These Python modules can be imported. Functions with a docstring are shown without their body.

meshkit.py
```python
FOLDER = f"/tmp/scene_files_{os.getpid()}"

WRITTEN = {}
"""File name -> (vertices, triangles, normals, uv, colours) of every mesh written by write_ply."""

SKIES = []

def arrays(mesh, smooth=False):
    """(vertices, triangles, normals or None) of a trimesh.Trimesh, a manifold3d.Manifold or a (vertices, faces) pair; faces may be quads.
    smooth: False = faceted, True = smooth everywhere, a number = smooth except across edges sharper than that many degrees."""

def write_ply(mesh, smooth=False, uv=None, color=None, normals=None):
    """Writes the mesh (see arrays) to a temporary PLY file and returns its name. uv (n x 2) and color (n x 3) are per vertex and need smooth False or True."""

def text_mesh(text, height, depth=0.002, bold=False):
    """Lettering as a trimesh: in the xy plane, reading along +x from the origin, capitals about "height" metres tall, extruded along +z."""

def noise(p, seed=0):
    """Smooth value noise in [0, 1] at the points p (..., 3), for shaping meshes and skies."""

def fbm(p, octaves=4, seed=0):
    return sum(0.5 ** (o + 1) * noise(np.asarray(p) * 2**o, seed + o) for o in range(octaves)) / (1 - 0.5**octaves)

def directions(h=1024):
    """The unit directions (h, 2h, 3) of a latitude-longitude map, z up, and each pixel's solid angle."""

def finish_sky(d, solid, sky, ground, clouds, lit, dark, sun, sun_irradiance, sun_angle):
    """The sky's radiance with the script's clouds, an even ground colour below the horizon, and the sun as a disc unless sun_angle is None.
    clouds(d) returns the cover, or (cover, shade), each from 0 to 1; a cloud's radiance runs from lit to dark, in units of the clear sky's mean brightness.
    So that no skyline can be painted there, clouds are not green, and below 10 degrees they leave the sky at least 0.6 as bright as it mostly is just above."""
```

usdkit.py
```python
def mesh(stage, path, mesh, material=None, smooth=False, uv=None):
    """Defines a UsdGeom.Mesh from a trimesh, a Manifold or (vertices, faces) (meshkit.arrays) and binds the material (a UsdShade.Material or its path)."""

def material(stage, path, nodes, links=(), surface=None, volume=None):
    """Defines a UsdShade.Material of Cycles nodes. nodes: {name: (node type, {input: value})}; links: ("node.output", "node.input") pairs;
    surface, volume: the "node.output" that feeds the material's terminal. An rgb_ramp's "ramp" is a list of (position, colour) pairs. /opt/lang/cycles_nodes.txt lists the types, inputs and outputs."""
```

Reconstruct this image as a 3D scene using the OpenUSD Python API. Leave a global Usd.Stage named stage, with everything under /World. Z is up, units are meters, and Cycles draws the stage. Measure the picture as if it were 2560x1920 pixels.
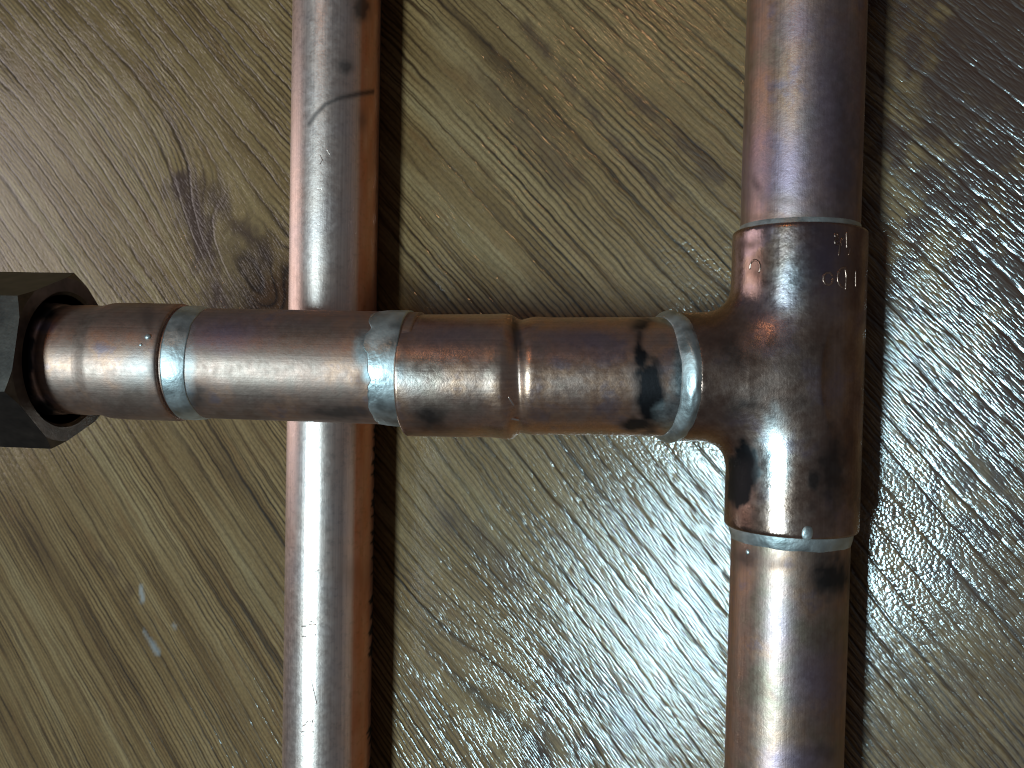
import math, random
import numpy as np, trimesh, manifold3d, usdkit, meshkit
from pxr import Usd, UsdGeom, UsdLux, UsdShade, Gf, Sdf, Vt
from manifold3d import Manifold, CrossSection

random.seed(7)
rng = np.random.default_rng(7)
stage = Usd.Stage.CreateInMemory()
UsdGeom.SetStageUpAxis(stage, 'Z'); UsdGeom.SetStageMetersPerUnit(stage, 1.0)
UsdGeom.Xform.Define(stage, '/World')
UsdGeom.Scope.Define(stage, '/World/Looks')
MM = 0.001

# ------------------------------------------------------------------ camera (leans in from the right; all lengths below in mm)
F = 2217.0                       # focal length in pixels of the 2560 px wide photograph
TILT = math.radians(28.2)        # lean of the camera from the vertical
H = 127.5                        # height of the lens above the table
EYE = np.array([H * math.tan(TILT), 0.0, H])
RIGHT, FWD, UPV = np.array([math.cos(TILT), 0, -math.sin(TILT)]), np.array([-math.sin(TILT), 0, -math.cos(TILT)]), np.array([0, 1.0, 0])
cam = UsdGeom.Camera.Define(stage, '/World/camera')
cam.AddTransformOp().Set(Gf.Matrix4d(*map(float, RIGHT), 0, *map(float, UPV), 0, *map(float, -FWD), 0, *map(float, EYE * 0.001), 1))
cam.CreateHorizontalApertureAttr(36.0); cam.CreateVerticalApertureAttr(27.0)
cam.CreateFocalLengthAttr(36.0 * F / 2560)
cam.CreateClippingRangeAttr(Gf.Vec2f(0.002, 50.0))
cam.CreateFStopAttr(48.0)        # a small phone lens: aperture about 1.2 mm
cam.CreateFocusDistanceAttr(0.124)
cam.CreateExposureAttr(0.0)

# ------------------------------------------------------------------ lamps
def aim(x, pos, target):
    z = (np.array(pos, float) - target); z /= np.linalg.norm(z)
    up = np.array([0, 1.0, 0]) if abs(z[1]) < .95 else np.array([1.0, 0, 0])
    a = np.cross(up, z); a /= np.linalg.norm(a); b = np.cross(z, a)
    m = Gf.Matrix4d(*a, 0, *b, 0, *z, 0, *pos, 1)
    x.AddTransformOp().Set(m)

def rect(name, pos, target, w, h, color, intensity):
    l = UsdLux.RectLight.Define(stage, '/World/' + name)
    aim(l, np.array(pos) * MM, np.array(target) * MM)
    l.CreateWidthAttr(w * MM); l.CreateHeightAttr(h * MM)
    l.CreateColorAttr(Gf.Vec3f(*color)); l.CreateIntensityAttr(intensity)
    return l

rect('strip_lamp', (-230, -240, 1300), (0, 0, 0), 200, 400, (0.58, 0.88, 1.0), 54.0)
rect('window', (-1800, 200, 380), (0, 0, 0), 1400, 700, (1.0, 0.88, 0.86), 1.4)  # added fill that pales the copper's left flanks; no such source is seen
warm = UsdLux.SphereLight.Define(stage, '/World/warm_bulb')
warm.AddTranslateOp().Set(Gf.Vec3d(-0.16, 0.80, 1.15)); warm.CreateRadiusAttr(0.035)
warm.CreateColorAttr(Gf.Vec3f(1.0, 0.52, 0.24)); warm.CreateIntensityAttr(40.0)
room = UsdLux.DomeLight.Define(stage, '/World/room_light')
room_mat = usdkit.material(stage, '/World/Looks/room_glow', {'b': ('background_shader', {'color': (0.85, 0.92, 1.0), 'strength': 0.07})}, [], surface='b.background')
UsdShade.MaterialBindingAPI.Apply(room.GetPrim()).Bind(room_mat)

# ------------------------------------------------------------------ helpers
def ray(px, py):
    return FWD + RIGHT * ((px - 1280) / F) + UPV * ((960 - py) / F)

def at(px, py, z):
    d = ray(px, py)
    return EYE + d * ((z - H) / d[2])

def project(P):
    q = np.asarray(P, float).reshape(-1, 3) - EYE
    d = q @ FWD
    return np.stack([1280 + F * (q @ RIGHT) / d, 960 - F * (q @ UPV) / d], 1)

used = {}
def path(name, parent=None):
    base = (parent.GetPath().pathString if parent else '/World') + '/' + name
    n = used.get(base, 0); used[base] = n + 1
    return base if n == 0 else f'{base}_{n:03d}'

def obj(name, mesh, mat, parent=None, smooth=35, wear_and_light=None, uv=None, label=None):
    """mesh in mm -> one Mesh prim in metres"""
    v, f = (np.asarray(mesh[0], float), np.asarray(mesh[1], int)) if isinstance(mesh, tuple) else (np.array(mesh.vertices, float), np.array(mesh.faces, int))
    if wear_and_light is not None or uv is not None:
        smooth = True if smooth else False
    m = usdkit.mesh(stage, path(name, parent), (v * MM, f), mat, smooth=smooth, uv=uv)
    if wear_and_light is not None:
        UsdGeom.PrimvarsAPI(m).CreatePrimvar('wear_and_light', Sdf.ValueTypeNames.Float3Array, 'vertex').Set(Vt.Vec3fArray.FromNumpy(np.clip(wear_and_light, 0, 1).astype(np.float32)))
    p = m.GetPrim()
    if label: p.SetCustomDataByKey('label', label)
    return p

def thing(name, label, cat, group=None):
    p = UsdGeom.Xform.Define(stage, path(name)).GetPrim()
    p.SetCustomDataByKey('label', label); p.SetCustomDataByKey('category', cat)
    if group: p.SetCustomDataByKey('group', group)
    return p

def tri(m):
    q = m.to_mesh()
    return np.array(q.vert_properties[:, :3], float), np.array(q.tri_verts, int)

def frame(p, q):
    a = np.array(q, float) - p; a /= np.linalg.norm(a)
    up = np.array([0, 0, 1.0]); up -= a * (a @ up); up /= np.linalg.norm(up)
    side = np.cross(a, up)
    return a, up, side

def lathe(p, q, profile, seg=96, step=0.5, closed=True, wobble=None, shear=0.0):
    """profile [(t mm along the axis from p, r)] turned about p->q; inner wall added by the caller in the profile. returns v, f, uv(t, phi mm), t"""
    a, up, side = frame(p, q)
    prof = [profile[0]]
    for (t0, r0), (t1, r1) in zip(profile, profile[1:]):
        n = max(1, int(math.ceil(math.hypot(t1 - t0, r1 - r0) / step)))
        prof += [(t0 + (t1 - t0) * i / n, r0 + (r1 - r0) * i / n) for i in range(1, n + 1)]
    prof = np.array(prof)
    th = np.linspace(0, 2 * np.pi, seg, endpoint=False)
    T, R = np.repeat(prof[:, 0][:, None], seg, 1), np.repeat(prof[:, 1][:, None], seg, 1)
    TH = np.repeat(th[None], len(prof), 0)
    if wobble is not None:
        T, R = wobble(T, R, TH)
    T2 = T + shear * R * np.cos(TH)
    V = np.array(p) + T2[..., None] * a + R[..., None] * (np.cos(TH)[..., None] * up + np.sin(TH)[..., None] * side)
    n, i = len(prof), np.arange(seg)
    j = (i + 1) % seg
    fs = []
    rows = range(n if closed else n - 1)
    for k in rows:
        k2 = (k + 1) % n
        A, B, C, D = k * seg + i, k * seg + j, k2 * seg + j, k2 * seg + i
        fs += [np.stack([A, C, B], 1), np.stack([A, D, C], 1)]
    uv = np.stack([T.ravel(), (((TH + np.pi) % (2 * np.pi)) * 7.5).ravel()], 1)
    return V.reshape(-1, 3), np.vstack(fs), uv

def blob(pp, cx, cy, rx, ry, soft=0.5, rot=0.0, rough=0.35, seed=0, P=None):
    c, s = math.cos(math.radians(rot)), math.sin(math.radians(rot))
    dx, dy = pp[:, 0] - cx, pp[:, 1] - cy
    d = np.hypot((dx * c + dy * s) / rx, (-dx * s + dy * c) / ry)
    if P is not None and rough:
        d = d + rough * 2 * (meshkit.fbm(P * 0.9 + seed * 7.3, 4, seed) - 0.5)
    return np.clip((1 + soft * .6 - d) / (soft * 1.25 + .12), 0, 1) ** 1.15

def paint(V, stains, noise_amount=0.0):
    """stains: (channel 0 dark oxide / 1 tin / 2 heat tint, px, py, rx, ry, strength, softness, rotation): marks on the upper side of a part."""
    w = np.zeros((len(V), 3)); pp = project(V)
    for k, (ch, px, py, rx, ry, s, soft, rot) in enumerate(stains):
        w[:, ch] = np.maximum(w[:, ch], s * blob(pp, px, py, rx, ry, soft, rot, 0.4, k, V))
    return w

# ------------------------------------------------------------------ materials
def copper(name, clean, tint, heat, tint_amount=0.5, rough=0.24, streak=0.00002, rough_var=0.12, fleck=0.0):
    nodes = {
        'geo': ('geometry', {}), 'uv': ('uvmap', {'attribute': 'st'}), 'wear_and_light': ('attribute', {'attribute': 'wear_and_light'}), 'ws': ('separate_color', {}),
        'mp': ('mapping', {'scale': (1000, 1000, 1000)}),
        'n1': ('noise_texture', {'scale': 0.14, 'detail': 5, 'roughness': 0.6}),
        'r1': ('rgb_ramp', {'ramp': tint}),
        'n2': ('noise_texture', {'scale': 0.9, 'detail': 4, 'roughness': 0.65}),
        'r2': ('rgb_ramp', {'ramp': [(0.35, (0, 0, 0)), (0.75, (1, 1, 1))]}),
        'c1': ('mix', {'fac': tint_amount, 'color1': clean}),
        'ms': ('mapping', {'scale': (0.02, 2.6, 1)}), 'ns': ('noise_texture', {'scale': 1.0, 'detail': 5, 'roughness': 0.7}),
        'rs': ('rgb_ramp', {'ramp': [(0.3, (0.72, 0.70, 0.70)), (0.6, (1, 1, 1))]}),
        'c2': ('mix', {'mix_type': 'multiply', 'fac': 0.8}),
        'c3': ('mix', {'color2': heat}),
        'r4': ('rgb_ramp', {'ramp': [(0.0, (0.36, 0.21, 0.15)), (0.45, (0.20, 0.12, 0.10)), (0.75, (0.075, 0.055, 0.052)), (1.0, (0.035, 0.032, 0.034))]}), 'c4': ('mix', {}),
        'tinv': ('rgb_ramp', {'ramp': [(0.3, (0.30, 0.34, 0.35)), (0.7, (0.62, 0.66, 0.66))]}),
        'c5': ('mix', {}),
        'ra': ('math', {'math_type': 'multiply_add', 'value2': rough_var, 'value3': rough}),
        'rb': ('math', {'math_type': 'multiply_add', 'value2': 0.18}),
        'spk': ('noise_texture', {'scale': 2.2, 'detail': 3, 'roughness': 0.7}),
        'b1': ('bump', {'strength': 1.0, 'distance': streak}),
        'b2': ('bump', {'strength': 1.0, 'distance': 0.000022 + fleck}),
        'p': ('principled_bsdf', {'metallic': 1.0}),
    }
    links = [('geo.position', 'mp.vector'), ('mp.vector', 'n1.vector'), ('mp.vector', 'n2.vector'), ('mp.vector', 'spk.vector'), ('uv.UV', 'ms.vector'), ('ms.vector', 'ns.vector'),
             ('wear_and_light.color', 'ws.color'), ('n1.fac', 'r1.fac'), ('r1.color', 'c1.color2'),
             ('ns.fac', 'rs.fac'), ('c1.color', 'c2.color1'), ('rs.color', 'c2.color2'),
             ('ws.b', 'c3.fac'), ('c2.color', 'c3.color1'), ('ws.r', 'c4.fac'), ('ws.r', 'r4.fac'), ('r4.color', 'c4.color2'), ('c3.color', 'c4.color1'),
             ('n2.fac', 'tinv.fac'), ('ws.g', 'c5.fac'), ('c4.color', 'c5.color1'), ('tinv.color', 'c5.color2'),
             ('n2.fac', 'r2.fac'), ('r2.color', 'ra.value1'), ('ws.r', 'rb.value1'), ('ra.value', 'rb.value3'),
             ('ns.fac', 'b1.height'), ('spk.fac', 'b2.height'), ('b1.normal', 'b2.normal'), ('b2.normal', 'p.normal'),
             ('c5.color', 'p.base_color'), ('rb.value', 'p.roughness')]
    return usdkit.material(stage, '/World/Looks/' + name, nodes, links, surface='p.BSDF')

PINK, ORANGE, OLIVE, PURPLE, BROWN = (0.93, 0.66, 0.56), (0.86, 0.46, 0.27), (0.58, 0.50, 0.36), (0.50, 0.37, 0.42), (0.36, 0.21, 0.15)
M_bright = copper('bright_copper', (0.95, 0.74, 0.66), [(0.3, (0.90, 0.63, 0.52)), (0.5, (0.95, 0.72, 0.63)), (0.7, (0.88, 0.69, 0.65))], (0.66, 0.22, 0.11), 0.7, 0.33, 0.000013)  # its heat colour is the red reflection painted on the loose pipe's flank
M_bar = copper('tarnished_copper', (0.84, 0.56, 0.46), [(0.28, BROWN), (0.38, (0.56, 0.43, 0.33)), (0.47, (0.72, 0.47, 0.37)), (0.55, ORANGE), (0.64, PURPLE), (0.78, (0.55, 0.42, 0.36))], (0.44, 0.32, 0.40), 0.62, 0.27, 0.000010)
M_arm = copper('dull_copper', (0.52, 0.345, 0.285), [(0.28, (0.30, 0.18, 0.13)), (0.40, (0.46, 0.33, 0.27)), (0.50, (0.54, 0.34, 0.27)), (0.57, (0.66, 0.37, 0.25)), (0.66, (0.42, 0.31, 0.36)), (0.8, (0.44, 0.33, 0.28))], (0.38, 0.28, 0.36), 0.7, 0.46, 0.000012)
M_run = copper('run_copper', (0.54, 0.35, 0.28), [(0.28, (0.30, 0.18, 0.13)), (0.40, (0.46, 0.36, 0.26)), (0.50, (0.56, 0.37, 0.29)), (0.57, (0.68, 0.40, 0.27)), (0.66, (0.44, 0.33, 0.38)), (0.8, (0.46, 0.36, 0.28))], (0.46, 0.33, 0.42), 0.75, 0.38, 0.000012)
M_tee = copper('burnt_copper', (0.66, 0.44, 0.36), [(0.30, (0.16, 0.10, 0.08)), (0.42, BROWN), (0.52, (0.60, 0.41, 0.33)), (0.60, PURPLE), (0.72, (0.22, 0.16, 0.13))], (0.26, 0.20, 0.26), 0.75, 0.21, 0.000008)

M_solder = usdkit.material(stage, '/World/Looks/solder', {
    'geo': ('geometry', {}), 'mp': ('mapping', {'scale': (1000, 1000, 1000)}),
    'n': ('noise_texture', {'scale': 1.1, 'detail': 3, 'roughness': 0.55}),
    'n2': ('noise_texture', {'scale': 0.35, 'detail': 3}),
    'r': ('rgb_ramp', {'ramp': [(0.3, (0.40, 0.42, 0.41)), (0.5, (0.62, 0.63, 0.62)), (0.75, (0.78, 0.78, 0.76))]}),
    'rr': ('rgb_ramp', {'ramp': [(0.3, (0.38, 0.38, 0.38)), (0.7, (0.56, 0.56, 0.56))]}),
    'b': ('bump', {'strength': 1.0, 'distance': 0.00007}), 'p': ('principled_bsdf', {'metallic': 1.0})},
    [('geo.position', 'mp.vector'), ('mp.vector', 'n.vector'), ('mp.vector', 'n2.vector'), ('n2.fac', 'r.fac'), ('r.color', 'p.base_color'), ('n2.fac', 'rr.fac'), ('rr.color', 'p.roughness'),
     ('n.fac', 'b.height'), ('b.normal', 'p.normal')], surface='p.BSDF')

M_nut = usdkit.material(stage, '/World/Looks/dark_bronze', {
    'geo': ('geometry', {}), 'mp': ('mapping', {'scale': (1000, 1000, 1000)}),
    'n': ('noise_texture', {'scale': 0.35, 'detail': 6, 'roughness': 0.65}),
    'r': ('rgb_ramp', {'ramp': [(0.3, (0.060, 0.050, 0.046)), (0.6, (0.125, 0.102, 0.088)), (0.8, (0.20, 0.16, 0.135))]}),
    'n2': ('noise_texture', {'scale': 3.0, 'detail': 3}),
    'b': ('bump', {'strength': 1.0, 'distance': 0.000012}), 'p': ('principled_bsdf', {'metallic': 1.0, 'roughness': 0.38})},
    [('geo.position', 'mp.vector'), ('mp.vector', 'n.vector'), ('mp.vector', 'n2.vector'), ('n.fac', 'r.fac'), ('r.color', 'p.base_color'), ('n2.fac', 'b.height'), ('b.normal', 'p.normal')], surface='p.BSDF')

# wood: uv = (across the grain, along the grain) in mm; wear r = brown cathedral heart plus shade painted at the far right, g = pale scuff, b = pebbled patch
M_wood = usdkit.material(stage, '/World/Looks/wood_vinyl', {
    'uv': ('uvmap', {'attribute': 'st'}), 'wear_and_light': ('attribute', {'attribute': 'wear_and_light'}), 'ws': ('separate_color', {}),
    'geo': ('geometry', {}), 'mp': ('mapping', {'scale': (1000, 1000, 1000)}),
    'm_big': ('mapping', {'scale': (0.14, 0.012, 1)}), 'n_big': ('noise_texture', {'scale': 1.0, 'detail': 4, 'roughness': 0.6}),
    'c_big': ('rgb_ramp', {'ramp': [(0.28, (0.148, 0.074, 0.026)), (0.42, (0.245, 0.132, 0.048)), (0.55, (0.310, 0.178, 0.073)), (0.72, (0.375, 0.238, 0.112))]}),
    'm_mid': ('mapping', {'scale': (0.5, 0.016, 1), 'location': (3.1, 7.7, 0)}), 'n_mid': ('noise_texture', {'scale': 1.0, 'detail': 4, 'roughness': 0.62}),
    'c_mid': ('rgb_ramp', {'ramp': [(0.30, (0.66, 0.62, 0.54)), (0.45, (0.90, 0.89, 0.86)), (0.6, (1.0, 1.0, 1.0)), (0.72, (1.12, 1.18, 1.30))]}),
    'mul1': ('mix', {'mix_type': 'multiply', 'fac': 1.0}),
    # thin dark pores that follow the grain
    'm_l': ('mapping', {'scale': (0.12, 0.010, 1), 'location': (11.3, 1.7, 0)}), 'n_l': ('noise_texture', {'scale': 1.0, 'detail': 2.0, 'roughness': 0.5}),
    'sx': ('separate_xyz', {}), 'l0': ('math', {'math_type': 'multiply', 'value2': 0.60}),
    'l1': ('math', {'math_type': 'multiply_add', 'value2': 4.0}), 'l2': ('math', {'math_type': 'pingpong', 'value2': 1.0}),
    'c_l': ('rgb_ramp', {'ramp': [(0.0, (0.22, 0.185, 0.15)), (0.07, (0.40, 0.35, 0.29)), (0.20, (0.92, 0.92, 0.92)), (0.4, (1, 1, 1)), (1.0, (1, 1, 1))]}),
    'm_k': ('mapping', {'scale': (0.33, 0.014, 1), 'location': (2.3, 5.7, 0)}), 'n_k': ('noise_texture', {'scale': 1.0, 'detail': 2.0, 'roughness': 0.5}),
    'k0': ('math', {'math_type': 'multiply', 'value2': 2.1}),
    'k1': ('math', {'math_type': 'multiply_add', 'value2': 3.2}), 'k2': ('math', {'math_type': 'pingpong', 'value2': 1.0}),
    'c_k': ('rgb_ramp', {'ramp': [(0.0, (0.20, 0.165, 0.135)), (0.14, (0.42, 0.37, 0.32)), (0.45, (1, 1, 1)), (1.0, (1.22, 1.22, 1.20))]}),
    'm_kb': ('mapping', {'scale': (0.09, 0.03, 1), 'location': (8.3, 3.7, 0)}), 'n_kb': ('noise_texture', {'scale': 1.0, 'detail': 3.0}),
    'f_kb': ('rgb_ramp', {'ramp': [(0.38, (0.22, 0.22, 0.22)), (0.58, (1, 1, 1))]}), 'mul4': ('mix', {'mix_type': 'multiply'}),
    'm_lb': ('mapping', {'scale': (0.10, 0.05, 1), 'location': (1.3, 4.7, 0)}), 'n_lb': ('noise_texture', {'scale': 1.0, 'detail': 3.0}),
    'f_lb': ('rgb_ramp', {'ramp': [(0.36, (0.3, 0.3, 0.3)), (0.56, (1, 1, 1))]}),
    'mul2': ('mix', {'mix_type': 'multiply'}),
    'm_f': ('mapping', {'scale': (2.0, 0.08, 1)}), 'n_f': ('noise_texture', {'scale': 1.0, 'detail': 4.0, 'roughness': 0.7}),
    'c_f': ('rgb_ramp', {'ramp': [(0.30, (0.46, 0.42, 0.37)), (0.45, (0.92, 0.91, 0.90)), (0.55, (1, 1, 1)), (0.72, (1.16, 1.16, 1.15))]}),
    'mul3': ('mix', {'mix_type': 'multiply', 'fac': 0.85}),
    # rusty flecks
    'm_o': ('mapping', {'scale': (0.42, 0.075, 1), 'location': (5.3, 9.7, 0)}), 'n_o': ('noise_texture', {'scale': 1.0, 'detail': 4.0}),
    'f_o': ('rgb_ramp', {'ramp': [(0.56, (0, 0, 0)), (0.74, (0.55, 0.55, 0.55))]}), 'mix_o': ('mix', {'color2': (0.20, 0.088, 0.028)}),
    'n_sp': ('noise_texture', {'scale': 1.6, 'detail': 4.0, 'roughness': 0.75}), 'c_sp': ('rgb_ramp', {'ramp': [(0.3, (0.70, 0.68, 0.64)), (0.5, (1, 1, 1)), (0.7, (1.14, 1.14, 1.14))]}), 'mul5': ('mix', {'mix_type': 'multiply', 'fac': 0.9}),
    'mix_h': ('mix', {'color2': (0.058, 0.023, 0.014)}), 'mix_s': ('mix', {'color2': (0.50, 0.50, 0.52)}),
    # relief
    'm_rot': ('mapping', {'rotation': (0, 0, math.radians(47.5))}), 'm_b1': ('mapping', {'scale': (0.60, 3.3, 1)}), 'v_b1': ('voronoi_texture', {'dimensions': '2D', 'scale': 1.0, 'randomness': 1.0}), 'v_b2': ('voronoi_texture', {'scale': 2.0, 'randomness': 1.0}),
    'sq1': ('math', {'math_type': 'power', 'value2': 2.0}), 'sq2': ('math', {'math_type': 'power', 'value2': 2.0}),
    'm_ba': ('mapping', {'scale': (0.35, 0.12, 1)}), 'n_ba': ('noise_texture', {'scale': 1.0, 'detail': 3.0}), 'r_ba': ('map_range', {'from_min': 0.3, 'from_max': 0.7, 'to_min': -0.35, 'to_max': -1.35}),
    'hm': ('math', {'math_type': 'multiply'}),
    'hb': ('mix_float', {}),
    'h_line': ('math', {'math_type': 'multiply_add', 'value2': 1.1}),
    'h_l': ('rgb_to_bw', {}),
    'bump': ('bump', {'strength': 1.0, 'distance': 0.000054}),
    'bump2': ('bump', {'strength': 1.0, 'distance': 0.000010}), 'n_b2': ('noise_texture', {'scale': 5.0, 'detail': 2.0}),
    'p': ('principled_bsdf', {'roughness': 0.42, 'specular_ior_level': 0.25, 'coat_weight': 1.0, 'coat_roughness': 0.085, 'coat_ior': 1.65})},
    [('wear_and_light.color', 'ws.color'), ('geo.position', 'mp.vector')] +
    [('uv.UV', f'{m}.vector') for m in ('m_big', 'm_mid', 'm_l', 'm_lb', 'm_f', 'm_o')] + [('mp.vector', 'm_rot.vector'), ('m_rot.vector', 'm_b1.vector')] +
    [('m_big.vector', 'n_big.vector'), ('n_big.fac', 'c_big.fac'), ('m_mid.vector', 'n_mid.vector'), ('n_mid.fac', 'c_mid.fac'), ('c_big.color', 'mul1.color1'), ('c_mid.color', 'mul1.color2'),
     ('uv.UV', 'sx.vector'), ('sx.x', 'l0.value1'), ('l0.value', 'l1.value3'), ('sx.x', 'k0.value1'), ('k0.value', 'k1.value3'), ('uv.UV', 'm_k.vector'), ('m_k.vector', 'n_k.vector'), ('n_k.fac', 'k1.value1'), ('k1.value', 'k2.value1'), ('k2.value', 'c_k.fac'), ('uv.UV', 'm_kb.vector'), ('m_kb.vector', 'n_kb.vector'), ('n_kb.fac', 'f_kb.fac'), ('f_kb.color', 'mul4.fac'), ('mul2.color', 'mul4.color1'), ('c_k.color', 'mul4.color2'),
     ('m_l.vector', 'n_l.vector'), ('n_l.fac', 'l1.value1'), ('l1.value', 'l2.value1'), ('l2.value', 'c_l.fac'), ('m_lb.vector', 'n_lb.vector'), ('n_lb.fac', 'f_lb.fac'), ('f_lb.color', 'mul2.fac'),
     ('mul1.color', 'mul2.color1'), ('c_l.color', 'mul2.color2'), ('m_f.vector', 'n_f.vector'), ('n_f.fac', 'c_f.fac'), ('mul4.color', 'mul3.color1'), ('c_f.color', 'mul3.color2'),
     ('m_o.vector', 'n_o.vector'), ('n_o.fac', 'f_o.fac'), ('f_o.color', 'mix_o.fac'), ('mul3.color', 'mix_o.color1'),
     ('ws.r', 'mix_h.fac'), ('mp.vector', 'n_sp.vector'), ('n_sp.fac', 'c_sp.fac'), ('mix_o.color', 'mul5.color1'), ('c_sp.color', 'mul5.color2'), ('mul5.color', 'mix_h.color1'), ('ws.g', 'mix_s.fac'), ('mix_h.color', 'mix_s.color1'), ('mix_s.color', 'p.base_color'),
     ('m_b1.vector', 'v_b1.vector'), ('mp.vector', 'v_b2.vector'), ('v_b1.distance', 'sq1.value1'), ('v_b2.distance', 'sq2.value1'), ('sq1.value', 'hb.a'), ('sq2.value', 'hb.b'), ('ws.b', 'hb.fac'), ('uv.UV', 'm_ba.vector'), ('m_ba.vector', 'n_ba.vector'), ('n_ba.fac', 'r_ba.value'), ('hb.result', 'hm.value1'), ('r_ba.result', 'hm.value2'),
     ('c_l.color', 'h_l.color'), ('h_l.val', 'h_line.value1'), ('hm.value', 'h_line.value3'), ('h_line.value', 'bump.height'),
     ('mp.vector', 'n_b2.vector'), ('n_b2.fac', 'bump2.height'), ('bump.normal', 'bump2.normal'), ('bump2.normal', 'p.normal'), ('bump2.normal', 'p.coat_normal')],
    surface='p.BSDF')

# ------------------------------------------------------------------ table top (one embossed wood-grain sheet)
def grid_lines(lo, hi, fine, out):
    a = np.arange(lo, hi + fine / 2, fine)
    ext = np.cumsum(np.linspace(2, 40, 14)) * out / np.cumsum(np.linspace(2, 40, 14))[-1]
    return np.concatenate([lo - ext[::-1], a, hi + ext])
gx, gy = grid_lines(-125, 78, 0.6, 330), grid_lines(-88, 88, 0.6, 280)
X, Y = np.meshgrid(gx, gy)
SC = 15.0
PX, PY = SC * X, -SC * Y                                 # grain figure laid out on the table plane, 15 units to the mm
def tq(px, py):
    p = at(px, py, 0)
    return SC * p[0], -SC * p[1]
def gbump(cx, cy, la, lb, ang):                          # elongated swell of the growth rings -> cathedral arches
    c, s = math.cos(math.radians(ang)), math.sin(math.radians(ang))
    cx, cy = tq(cx, cy)
    dx, dy = PX - cx, PY - cy
    return np.exp(-(((dx * c + dy * s) / la) ** 2 + ((-dx * s + dy * c) / lb) ** 2))
k = 1 / SC
GA = math.radians(47.5)
T0 = PX * math.cos(GA) + PY * math.sin(GA)
S = PX * math.sin(GA) - PY * math.cos(GA)
S = S + 0.00002 * T0 ** 2
S = S + 215 * gbump(610, 720, 420, 130, 49) - 150 * gbump(1400, 1830, 420, 150, 48) + 40 * gbump(1260, 1480, 330, 120, 47)
S = S + 44 * (meshkit.fbm(np.stack([S / 260, T0 / 900, PX * 0], -1), 2, 3) - 0.5)
S, T = S * k, T0 * k
S = S + 0.55 * (meshkit.fbm(np.stack([X * 0.30, Y * 0.30, 0 * X], -1), 3, 14) - 0.5)
wear_and_light = np.zeros((X.size, 3))
pp = np.stack([PX.ravel(), PY.ravel()], 1)
P3 = np.stack([S.ravel() * 0.5, T.ravel() * 0.05, 0 * S.ravel()], 1)
def stroke_mask(pts, width, soft, seed):
    d = np.full(len(pp), 1e9)
    pts = [tq(*p) for p in pts]
    for (a0, a1) in zip(pts, pts[1:]):
        a0, a1 = np.array(a0, float), np.array(a1, float); ab = a1 - a0
        t = np.clip(((pp - a0) @ ab) / (ab @ ab), 0, 1)
        d = np.minimum(d, np.linalg.norm(pp - a0 - t[:, None] * ab, axis=1))
    nz = meshkit.fbm(np.stack([pp[:, 0] / 30, pp[:, 1] / 45, pp[:, 0] * 0], 1), 4, seed)
    return np.clip(1 - (d + (nz - .5) * width * 1.6) / width, 0, 1) ** soft
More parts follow.
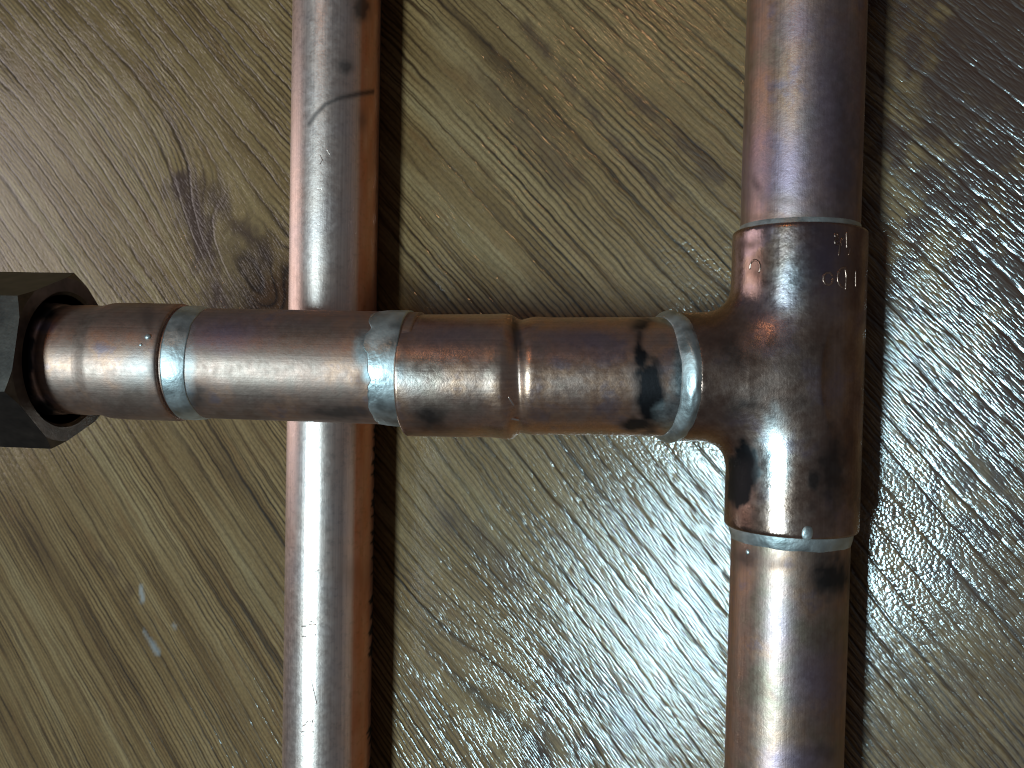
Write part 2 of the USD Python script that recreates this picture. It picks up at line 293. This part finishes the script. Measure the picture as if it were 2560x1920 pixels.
heart_and_shade = np.maximum.reduce([0.85 * stroke_mask([(455, 470), (490, 560), (520, 680), (560, 790)], 75, 0.7, 1), 0.6 * stroke_mask([(465, 465), (540, 500), (590, 560), (660, 640)], 55, 0.8, 2),
                           0.35 * stroke_mask([(500, 560), (600, 700), (640, 800)], 120, 1.0, 3),
                           0.55 * stroke_mask([(1330, 1900), (1370, 1760), (1400, 1690)], 65, 0.9, 4), 0.55 * stroke_mask([(1390, 1690), (1470, 1730), (1560, 1800)], 65, 0.9, 5),
                           0.5 * stroke_mask([(1440, 1890), (1520, 1850)], 50, 1, 6), 0.4 * stroke_mask([(1110, 1290), (1190, 1330), (1290, 1440)], 45, 1, 7),
                           0.5 * stroke_mask([(1520, 180), (1680, 330), (1800, 450)], 22, 1, 8), 0.5 * stroke_mask([(1310, 60), (1420, 200), (1560, 380), (1680, 490)], 18, 1, 9),
                           0.28 * stroke_mask([(1200, 200), (1330, 330), (1420, 440)], 60, 1, 10), 0.3 * stroke_mask([(820, 660), (1100, 760), (1400, 770)], 40, 1, 11),
                           0.4 * stroke_mask([(250, 1390), (330, 1480)], 26, 1, 12), 1.0 * stroke_mask([(2520, -100), (2540, 400), (2590, 900), (2650, 1200)], 380, 1.2, 13), 0.35 * stroke_mask([(2450, 1000), (2600, 2000)], 330, .8, 15)])  # the two far-right strokes paint shade into the wood colour
wear_and_light[:, 0] = np.clip(heart_and_shade * 1.35, 0, 0.95)
wear_and_light[:, 1] = np.maximum.reduce([0.6 * stroke_mask([(352, 1470), (356, 1500)], 15, .6, 20), 0.45 * stroke_mask([(360, 1580), (392, 1630)], 13, .7, 21), 0.35 * stroke_mask([(432, 1562), (436, 1565)], 10, .7, 22)])
wear_and_light[:, 2] = np.clip(np.maximum.reduce([blob(pp, *tq(2220, 1330), 150, 190, 0.9), 0.7 * blob(pp, *tq(1700, 1080), 180, 80, 0.9), 0.6 * blob(pp, *tq(1720, 640), 130, 110, 1.0)]), 0, 1)
Z = 0.10 * (meshkit.fbm(np.stack([S / 3.0, T / 40, 0 * S], -1), 3, 9) - 0.5)
V = np.stack([X, Y, Z - 0.10], -1).reshape(-1, 3)
ny, nx = X.shape
I = np.arange(ny * nx).reshape(ny, nx)
Q = np.stack([I[:-1, :-1], I[:-1, 1:], I[1:, 1:], I[1:, :-1]], -1).reshape(-1, 4)
FQ = np.vstack([Q[:, [0, 1, 2]], Q[:, [0, 2, 3]]])
tb = obj('tabletop', (V, FQ), M_wood, None, smooth=True, wear_and_light=wear_and_light, uv=np.stack([S.ravel(), T.ravel()], 1))
tb.SetCustomDataByKey('kind', 'structure'); tb.SetCustomDataByKey('label', 'glossy brown wood-grain table surface under the copper pipes')

# ------------------------------------------------------------------ loose straight copper pipe lying on the table
RL = 7.5
pT, pB = at(844, 0, RL), at(817, 1920, RL)
d = (pB - pT) / np.linalg.norm(pB - pT)
p0, L = pT - d * 85, np.linalg.norm(pB - pT) + 170
V, FQ, UV = lathe(p0, p0 + d, [(0, RL - 0.9), (0, RL - .25), (.25, RL), (L - .25, RL), (L, RL - .25), (L, RL - .9)], 128, 0.45)
st = [(0, 862, 165, 24, 24, .75, .7, 0), (0, 903, 20, 26, 40, .8, .6, 0), (0, 905, 300, 14, 30, .5, .9, 0), (0, 880, 1440, 40, 40, .25, 1, 0)]
W = paint(V, st)
pp_ = project(V)
def scratch(pp_, pts, w):
    dd = np.full(len(pp_), 1e9)
    for (a0, a1) in zip(pts, pts[1:]):
        a0, a1 = np.array(a0, float), np.array(a1, float); ab = a1 - a0
        t = np.clip(((pp_ - a0) @ ab) / (ab @ ab), 0, 1)
        dd = np.minimum(dd, np.linalg.norm(pp_ - a0 - t[:, None] * ab, axis=1))
    return np.clip(1.3 - dd / w, 0, 1)
top = V[:, 2] > RL - 1
W[:, 0] = np.maximum(W[:, 0], 0.8 * top * scratch(pp_, [(772, 312), (790, 285), (815, 260), (850, 245), (900, 234), (945, 228)], 9))
# red reflection painted into the right flank's colour, with a black ragged lower edge
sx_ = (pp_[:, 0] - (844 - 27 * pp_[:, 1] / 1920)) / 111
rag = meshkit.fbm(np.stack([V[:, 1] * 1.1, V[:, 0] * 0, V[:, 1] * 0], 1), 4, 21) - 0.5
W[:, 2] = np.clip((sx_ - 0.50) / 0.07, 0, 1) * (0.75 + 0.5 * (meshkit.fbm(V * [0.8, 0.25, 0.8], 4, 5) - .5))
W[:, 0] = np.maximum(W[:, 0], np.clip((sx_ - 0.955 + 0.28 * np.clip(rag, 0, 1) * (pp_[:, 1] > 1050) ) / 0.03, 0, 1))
pipe = thing('copper_pipe', 'bright straight copper pipe lying loose on the table beneath the soldered joint', 'pipe')
obj('tube', (V, FQ), M_bright, pipe, wear_and_light=W, uv=UV)

M_mark = usdkit.material(stage, '/World/Looks/scratched_copper', {'p': ('principled_bsdf', {'metallic': 1.0, 'roughness': 0.28, 'base_color': (0.86, 0.66, 0.58)})}, [], surface='p.BSDF')

def on_cylinder(px, py, a0, axis, r):
    o = EYE; dr = ray(px, py); ax = axis / np.linalg.norm(axis)
    dp = dr - ax * (dr @ ax); oc = (o - a0) - ax * ((o - a0) @ ax)
    A, B, C = dp @ dp, 2 * dp @ oc, oc @ oc - r * r
    D = max(B * B - 4 * A * C, 0)
    return o + dr * ((-B - math.sqrt(D)) / (2 * A))

def strokes(lines, a0, axis, r, rad):
    out = None
    for pts in lines:
        q = []
        for (x0, x1) in zip(pts, pts[1:]):
            n = max(1, int(math.hypot(x1[0] - x0[0], x1[1] - x0[1]) / 8))
            q += [(x0[0] + (x1[0] - x0[0]) * i / n, x0[1] + (x1[1] - x0[1]) * i / n) for i in range(n)]
        q.append(pts[-1])
        c = [on_cylinder(*p, a0, axis, r) for p in q]
        for u, v in zip(c, c[1:]):
            s = Manifold.sphere(rad, 10)
            hpart = Manifold.batch_hull([s.translate(u.tolist()), s.translate(v.tolist())])
            out = hpart if out is None else out + hpart
    return tri(out)
def arc(cx, cy, rx, ry, a, b, n=9):
    return [(cx + rx * math.cos(math.radians(t)), cy + ry * math.sin(math.radians(t))) for t in np.linspace(a, b, n)]

# stamped figures on the loose pipe
for glyph in ([[(766, 1549), (784, 1556), (760, 1567)], [(755, 1566), (788, 1561)]],
              [[(756, 1591), (782, 1593), (788, 1587)]],
              [[(757, 1815), (770, 1807), (782, 1799), (778, 1813), (768, 1803), (762, 1812)]],
              [[(752, 1829), (784, 1830)], [(752, 1829), (760, 1842)]]):
    obj('stamped_figure', strokes(glyph, p0, d, RL, 0.10), M_mark, pipe, smooth=40)
for pts in ([(817, 373), (824, 386)], [(800, 388), (806, 400), (800, 410)], [(772, 1248), (790, 1250)], [(784, 1431), (797, 1425)], [(792, 470), (806, 473)], [(778, 1700), (792, 1760)]):
    obj('scratch', strokes([pts], p0, d, RL, 0.07), M_mark, pipe, smooth=40)

# ------------------------------------------------------------------ the soldered assembly
asm = thing('soldered_pipe_assembly', 'tarnished soldered copper tee whose nut-ended side arm crosses over the loose pipe', 'pipe fitting')
ZR = 8.45                                                    # the run lies on the table, the arm points up to the left
R0, R1 = at(2016, 0, ZR), at(1957, 1920, ZR)
SL = 0.39
XR = at(1987, 950, ZR)[0]
def axis_point(px, py):
    d = ray(px, py)
    t = (ZR + SL * XR - EYE[2] - SL * EYE[0]) / (d[2] + SL * d[0])
    return EYE + d * t
def radius(px, py, w):
    return w / 2 / F * ((axis_point(px, py) - EYE) @ FWD)
A0, A1 = axis_point(325, 903), axis_point(872, 917.5)       # arm, left of the coupling
B0, B1 = axis_point(1125, 939), axis_point(1771, 942)       # coupling and tee branch
r_end, r_pipe, r_coup, r_spig, r_branch = radius(325, 903, 293), radius(740, 914, 279), radius(1125, 939, 306), radius(1451, 940, 293), radius(1771, 942, 322)
KA, KB = r_pipe / 7.6, r_coup / 8.2
print('radii', r_end, r_pipe, r_coup, r_spig, r_branch, 'tail', radius(110, 897, 276), A0, A1, R0, R1)
aA, aB = (A1 - A0) / np.linalg.norm(A1 - A0), (B1 - B0) / np.linalg.norm(B1 - B0)
def ridge(px, O, a, r):
    """distance along the axis at which the top of a cylinder of radius r stands at that pixel column"""
    up = frame(O, O + a)[1]
    lo, hi = -200.0, 200.0
    for _ in range(60):
        m = (lo + hi) / 2; P = O + a * m + up * r
        if project(P)[0, 0] < px: lo = m
        else: hi = m
    return lo
rA = lambda px, r=7.6: ridge(px, A0, aA, r)
rB = lambda px, r=7.9: ridge(px, B0, aB, r)

def KR(q, prof): return [(t, rr * q) for t, rr in prof]
# tail that sits in the nut, then the end fitting's socket
tN = rA(55)
V, FQ, UV = lathe(A0, A0 + aA, KR(KA, [(tN - 16, 6.3), (tN - 16, 7.9), (tN - .2, 7.9), (tN + 1.3, 7.75), (rA(84), 7.5), (rA(95), 7.6), (rA(150), 7.72), (rA(176), 7.62), (rA(190), 7.72), (rA(215), 8.05), (rA(250), 8.12), (rA(385), 8.12), (rA(393), 8.0), (rA(394), 7.5), (rA(394), 6.4)]), 112, 0.4)
W = paint(V, [(0, 60, 900, 26, 320, 1.3, .5, 0), (0, 100, 780, 50, 30, 1.1, .6, 0), (0, 100, 1030, 50, 36, 1.1, .6, 0), (0, 90, 1020, 60, 40, .4, 1, 0), (0, 280, 1040, 130, 40, .55, 1, 0), (0, 388, 890, 12, 170, .45, .8, 8), (1, 350, 905, 50, 60, .30, 1, 0), (0, 370, 800, 26, 46, .6, .7, 0), (2, 110, 815, 30, 14, .9, .6, 0)])
end = obj('end_fitting', (V, FQ), M_arm, asm, wear_and_light=W, uv=UV)

# short pipe of the arm
t0, t1 = rA(400), rA(1000)
V, FQ, UV = lathe(A0, A0 + aA, KR(KA, [(t0 - 7, 6.5), (t0 - 7, 7.58), (t1 + 1, 7.58), (t1 + 1, 6.5)]), 112, 0.4)
W = paint(V, [(2, 560, 830, 100, 40, .8, 1, 0), (2, 620, 790, 200, 30, .4, 1, 0), (0, 480, 1000, 50, 60, .75, .8, 60), (0, 860, 1030, 130, 32, .75, .9, 0), (0, 600, 1045, 200, 22, .5, 1, 0), (1, 905, 870, 24, 42, .9, .4, 0), (1, 930, 930, 26, 28, 1, .4, 0), (1, 470, 900, 16, 120, .5, .8, 0), (0, 900, 955, 16, 30, .5, .8, 0)])
short = obj('short_pipe', (V, FQ), M_arm, asm, wear_and_light=W, uv=UV)

# coupling with its stop bead, then the spigot that goes into the tee
cL, bead = rB(983, 8.2), rB(1286, 8.2)
def dent(T, R, TH):
    near = np.exp(-((T - bead) / 1.05) ** 2)
    R = R - near * (0.55 + 0.35 * (np.cos(TH * 2 + 0.6)) * 0.4) * (R > 7)
    low = np.exp(-((T - bead + 1.0) / 1.4) ** 2) * np.clip(np.sin(TH + 0.25), 0, 1) ** 2
    R = R + 0.32 * low * (R > 7)
    return T + 0.25 * np.sin(TH * 2 + 1.0) * near, R
V, FQ, UV = lathe(B0, B0 + aB, KR(KB, [(cL, 6.9), (cL, 8.0), (cL + .2, 8.18), (bead - 4.0, 8.2), (bead - 2.6, 8.26), (bead - 1.7, 8.25), (bead - 1.0, 8.14), (bead - .4, 8.0), (bead + .3, 7.84), (bead + 1.0, 7.82), (bead + 2.0, 7.84), (bead + 4, 7.74), (rB(1790), 7.74), (rB(1790), 6.6)]), 128, 0.28, wobble=dent)
W = paint(V, [(0, 1075, 1045, 70, 50, .9, 1.2, 20), (0, 1012, 900, 18, 120, .5, 1, 0), (1, 1000, 930, 14, 40, .6, .8, 0), (1, 1030, 950, 40, 35, .35, 1, 0), (2, 1120, 830, 120, 50, .5, 1, 0),
              (0, 1293, 850, 16, 90, .8, .8, -8), (0, 1400, 875, 110, 12, .4, 1, 4), (2, 1450, 850, 120, 50, .6, 1, 0), (0, 1400, 1040, 160, 14, .35, 1, 0),
              (0, 1626, 975, 44, 120, 1.25, .8, 0), (0, 1606, 880, 26, 95, 1.2, .9, 6), (0, 1612, 815, 40, 20, 1.0, .9, 0), (0, 1612, 810, 30, 16, .8, .6, 0), (0, 1590, 1060, 45, 24, .95, .5, 0), (0, 1680, 815, 34, 9, .6, .6, 35),
              (1, 1708, 930, 30, 140, 1, .5, 0), (1, 1690, 1040, 50, 50, .85, .4, 30), (1, 1660, 800, 40, 14, .8, .5, 20)])
pp_ = project(V)
orange = blob(pp_, 1648, 848, 48, 42, .25, 0, .2, 3, V)
W *= (1 - orange)[:, None]
coup = obj('coupling', (V, FQ), M_bar, asm, wear_and_light=W, uv=UV)
for pts in ([(1272, 993), (1284, 1012)], [(1262, 1022), (1278, 1046), (1296, 1050)]):
    obj('scratch', strokes([pts], B0, aB, 8.0, 0.16), M_mark, coup, smooth=40)

# tee: run and branch blended into one casting-like body
aR = (R1 - R0) / np.linalg.norm(R1 - R0)
RT, RBR = 8.42, r_branch
J = B0 + aB * ((R0 - B0) @ (aB - aR * (aB @ aR)) / (aB @ (aB - aR * (aB @ aR))))      # where the branch axis meets the run
J = R0 + aR * ((J - R0) @ aR)
def on_run(px, py, r=RT):
    return (on_cylinder(px, py, R0, aR, r) - J) @ aR
yT, yB = on_run(1985, 553), on_run(1965, 1347)
bx = (on_cylinder(1752, 925, B0, aB, RBR) - J) @ aB                                   # mouth of the branch on its top line
upB = frame(B0, B0 + aB)[1]
SHEAR = 0.34
bx0 = bx - SHEAR * RBR
KS = 4.0
aRt, aBt, Jt, Bt, ut = (tuple(map(float, q)) for q in (aR, aB, J, B0, upB))
def sdf(x, y, z):
    dx, dy, dz = x - Jt[0], y - Jt[1], z - Jt[2]
    t = dx * aRt[0] + dy * aRt[1] + dz * aRt[2]
    rr = math.sqrt(max(dx * dx + dy * dy + dz * dz - t * t, 0.0))
    e = max(t - yB, yT - t) + 0.55
    q = rr - RT + 0.55
    d1 = (math.hypot(max(q, 0), max(e, 0)) + min(max(q, e), 0)) - 0.55
    ex, ey, ez = x - Bt[0], y - Bt[1], z - Bt[2]
    s = ex * aBt[0] + ey * aBt[1] + ez * aBt[2]
    rb = math.sqrt(max(ex * ex + ey * ey + ez * ez - s * s, 0.0))
    s2 = dx * aBt[0] + dy * aBt[1] + dz * aBt[2]
    h = ex * ut[0] + ey * ut[1] + ez * ut[2]
    d2 = max(rb - RBR + 0.7 * max(0.0, min(1.0, 1 + s2 / 7)), bx0 + SHEAR * h - s2, s2)
    hh = max(KS - abs(d1 - d2), 0.0) / KS
    return -(min(d1, d2) - hh * hh * KS * 0.25)
ends = [J + aR * yT, J + aR * yB, J, J + aB * (bx0 - 3), J + aB * (bx0 + 3)]
lo, hi = np.minimum.reduce(ends) - 10, np.maximum.reduce(ends) + 10
body = Manifold.level_set(sdf, [*map(float, lo), *map(float, hi)], 0.42, 0.0, 0.01)
V, FQ = tri(body)
UV = np.stack([(V - J) @ aR, np.arctan2((V - J) @ np.array([1.0, 0, 0]), V[:, 2] - J[2]) * 8], 1)
W = paint(V, [(0, 1870, 612, 30, 16, .6, .8, 0), (0, 1893, 660, 26, 42, .45, .6, 0), (0, 1830, 880, 70, 70, .75, 1, 0), (0, 2010, 900, 160, 130, .62, 1, 0), (0, 1960, 1010, 180, 60, .65, 1, 0), (0, 1760, 1000, 50, 100, .5, 1, 0),
              (0, 1862, 1170, 42, 85, 1.3, .3, 0), (0, 1848, 1215, 34, 60, 1.2, .3, 0), (0, 2080, 1180, 70, 160, .85, .9, 0), (0, 1835, 1230, 20, 60, .8, .6, 0), (0, 2030, 1270, 20, 30, .6, .8, 0), (0, 1900, 1100, 40, 14, .7, .8, 0), (0, 1900, 790, 70, 20, .5, .9, 10),
              (2, 2060, 650, 80, 110, .9, 1, 0), (2, 1940, 760, 80, 60, .6, 1, 0), (0, 2130, 700, 40, 180, .5, 1, 0), (1, 1935, 1140, 40, 90, .8, .9, 0), (0, 2035, 1200, 22, 40, .9, .6, 0), (0, 2020, 1090, 30, 40, .6, .9, 0), (1, 1985, 700, 45, 70, .5, 1, 0), (0, 1890, 1290, 30, 14, .5, .8, 0), (0, 2020, 780, 120, 60, .35, 1, 0)])
W[:, 0] = np.clip(W[:, 0] + 0.5 * np.clip(meshkit.fbm(V * 0.22, 4, 8) * 3 - 1.75, 0, 1), 0, 1)
tee = obj('tee_fitting', (V, FQ), M_tee, asm, smooth=True, wear_and_light=W, uv=UV)

# raised figures cast on the upper half of the tee
for glyph in ([arc(2091, 588, 4, 5, 0, 300)], [arc(2091, 604, 4, 7, 40, 320)], [[(2104, 596), (2100, 612), (2097, 637)]], [[(2116, 583), (2117, 618)], [(2125, 622), (2122, 636)]],
              [arc(2070, 697, 12, 16, 0, 330)], [arc(2107, 694, 13, 25, 100, 330), [(2112, 668), (2116, 690), (2114, 722)]], [[(2139, 679), (2139, 715)]],
              [arc(1888, 668, 13, 18, 170, 400)]):
    obj('raised_figure', strokes(glyph, R0, aR, RT - .03, 0.15), M_tee, tee, smooth=40, wear_and_light=None)

# long pipes of the run
RP = 7.45
for nm, tt0, tt1, stains in (('upper_pipe', yT - 95, yT + 6, [(2, 1960, 430, 130, 110, .85, 1, 0), (2, 2080, 300, 70, 300, .9, 1, 0), (0, 2110, 400, 60, 500, .65, 1, 0), (0, 1890, 460, 12, 30, .6, .9, -30), (0, 1950, 500, 60, 12, .5, .9, 8), (2, 2010, 60, 60, 60, .6, 1, 0), (0, 2000, 545, 140, 8, .5, 1, 0)]),
                             ('lower_pipe', yB - 6, yB + 95, [(0, 2080, 1440, 70, 70, .95, .8, 0), (0, 1960, 1410, 140, 20, .5, 1, 4), (0, 1870, 1395, 50, 28, .7, .8, 0), (0, 2080, 1700, 60, 350, .5, 1, 0), (2, 2040, 1700, 70, 80, .8, 1, 0), (2, 2000, 1900, 80, 40, .9, 1, 0), (0, 2060, 1880, 60, 40, .6, 1, 0), (2, 1950, 1560, 40, 100, .5, 1, 0)])):
    V, FQ, UV = lathe(J, J + aR, [(tt0, 6.3), (tt0, RP - .2), (tt0 + .2, RP), (tt1 - .2, RP), (tt1, RP - .2), (tt1, 6.3)], 112, 0.4)
    M = M_run
    obj('run_pipe', (V, FQ), M, asm, wear_and_light=paint(V, stains), uv=UV)

# ------------------------------------------------------------------ solder joints
def ring(name, O, a, tL, tR, rL, rR, bulge, seed, parent, shear=0.0, rag=0.5, label=None):
    def wob(T, R, TH):
        P = np.stack([np.cos(TH) * 3 + seed * 5, np.sin(TH) * 3, T * 0.6], -1)
        n1 = meshkit.fbm(P * 0.8, 4, seed) - 0.5
        n2 = meshkit.fbm(P * 2.5, 3, seed + 5) - 0.5
        edge = np.clip((T - tL) / (tR - tL), 0, 1)
        return T + rag * 2 * n1 * (1 - edge if rag > 0 else edge), R + 0.35 * bulge * n2 + 0.25 * bulge * n1
    n = 8
    prof = [(tL, rL - 0.6)] + [(tL + (tR - tL) * i / n, rL + (rR - rL) * i / n + bulge * math.sin(math.pi * i / n)) for i in range(n + 1)] + [(tR, rR - 0.6)]
    V, FQ, UV = lathe(O, O + a, prof, 144, 0.22, True, wob, shear)
    return obj(name, (V, FQ), M_solder, parent, smooth=True, label=label)
ring('solder_ring', A0, aA, rA(399, 8.0), rA(462), 7.85 * KA, 7.62 * KA, 0.14, 1, asm, rag=-0.35)
ring('solder_ring', A0, aA, rA(915), cL - (B0 - A0) @ aA * 0 + ((B0 + aB * cL - A0) @ aA - cL) + 0.25, 7.60 * KA, 7.78 * KA, 0.10, 2, asm, rag=1.7)
tM = (J + aB * bx0 - B0) @ aB
ring('solder_ring', B0, aB, tM - 2.0, tM + 0.3, 7.80 * KB, RBR - .05, 0.55, 3, asm, shear=SHEAR, rag=0.3)
ring('solder_ring', J, aR, yT - 1.35, yT + .15, 7.16, 7.7, 0.05, 4, asm, rag=0.1)
ring('solder_ring', J, aR, yB - .15, yB + 2.2, 7.85, 7.2, 0.08, 5, asm, rag=-0.5)

def drop(px, py, O, a, r, sx, sy, sz, seed, name='solder_drop'):
    c = on_cylinder(px, py, O, a, r)
    n = (c - O) - a * ((c - O) @ a); n /= np.linalg.norm(n)
    m = trimesh.creation.icosphere(3, 1.0)
    v = m.vertices * (1 + 0.25 * (meshkit.fbm(m.vertices * 1.7 + seed, 3, seed)[:, None] - 0.5))
    side = np.cross(a, n)
    P = c + (v[:, :1] * sx) * a + (v[:, 1:2] * sy) * side + (v[:, 2:] * sz) * n
    obj(name, (P, np.array(m.faces)), M_solder, asm, smooth=True)
drop(370, 842, A0, aA, 8.12 * KA, .45, .40, .30, 3)
drop(352, 862, A0, aA, 8.12 * KA, .22, .22, .15, 6)
drop(2018, 1332, J, aR, RT - .15, .95, .75, .35, 8)
drop(1869, 1380, J, aR, RP, .35, .3, .2, 9)
# grey lump of solder hanging on the far side of the tee
c = J + aR * on_run(1840, 655) + np.array([-7.0, 0, -1.8])
m = trimesh.creation.icosphere(3, 1.0)
obj('solder_drop', (c + np.array(m.vertices) * [1.4, 2.6, 1.6] * (1 + .2 * (meshkit.fbm(m.vertices * 1.5, 3, 4)[:, None] - .5)), np.array(m.faces)), M_solder, asm, smooth=True)

# ------------------------------------------------------------------ union nut on the end of the arm
RN = 12.9
upA, sdA = frame(A0, A0 + aA)[1:]
tF = ridge(168, A0, aA, 0.0)
hexa = CrossSection([[(RN * math.cos(math.radians(90 - 10 + 60 * i + 0)), RN * math.sin(math.radians(90 - 10 + 60 * i))) for i in range(6)]])
nut = Manifold.extrude(hexa, 15).translate([0, 0, -15])
dome = Manifold.cylinder(6, RN - 1.2 + 10.4, RN - 1.2, 96).translate([0, 0, -6]) + Manifold.cylinder(20, 26, 26, 48).translate([0, 0, -25.5])
nut = nut ^ dome
nut -= Manifold.cylinder(30, 9.3, 9.3, 96).translate([0, 0, -15 + 4])
nut -= Manifold.cylinder(.5, 9.3, 9.8, 96).translate([0, 0, -.45])
nut -= Manifold.cylinder(30, 7.95, 7.95, 96).translate([0, 0, -20])
v, f = tri(nut)
# local: z along the arm; angle measured from +Y (towards the photograph's top) to +up
O = A0 + aA * tF
toY = -sdA if sdA[1] < 0 else sdA
P = O + v[:, 2:] * aA + v[:, 1:2] * toY + v[:, :1] * (-upA)
if np.linalg.det(np.stack([-upA, toY, aA])) < 0: f = f[:, ::-1]
obj('hex_nut', (P, f), M_nut, asm, smooth=25, label='dark brown hexagonal union nut on the end of the arm')
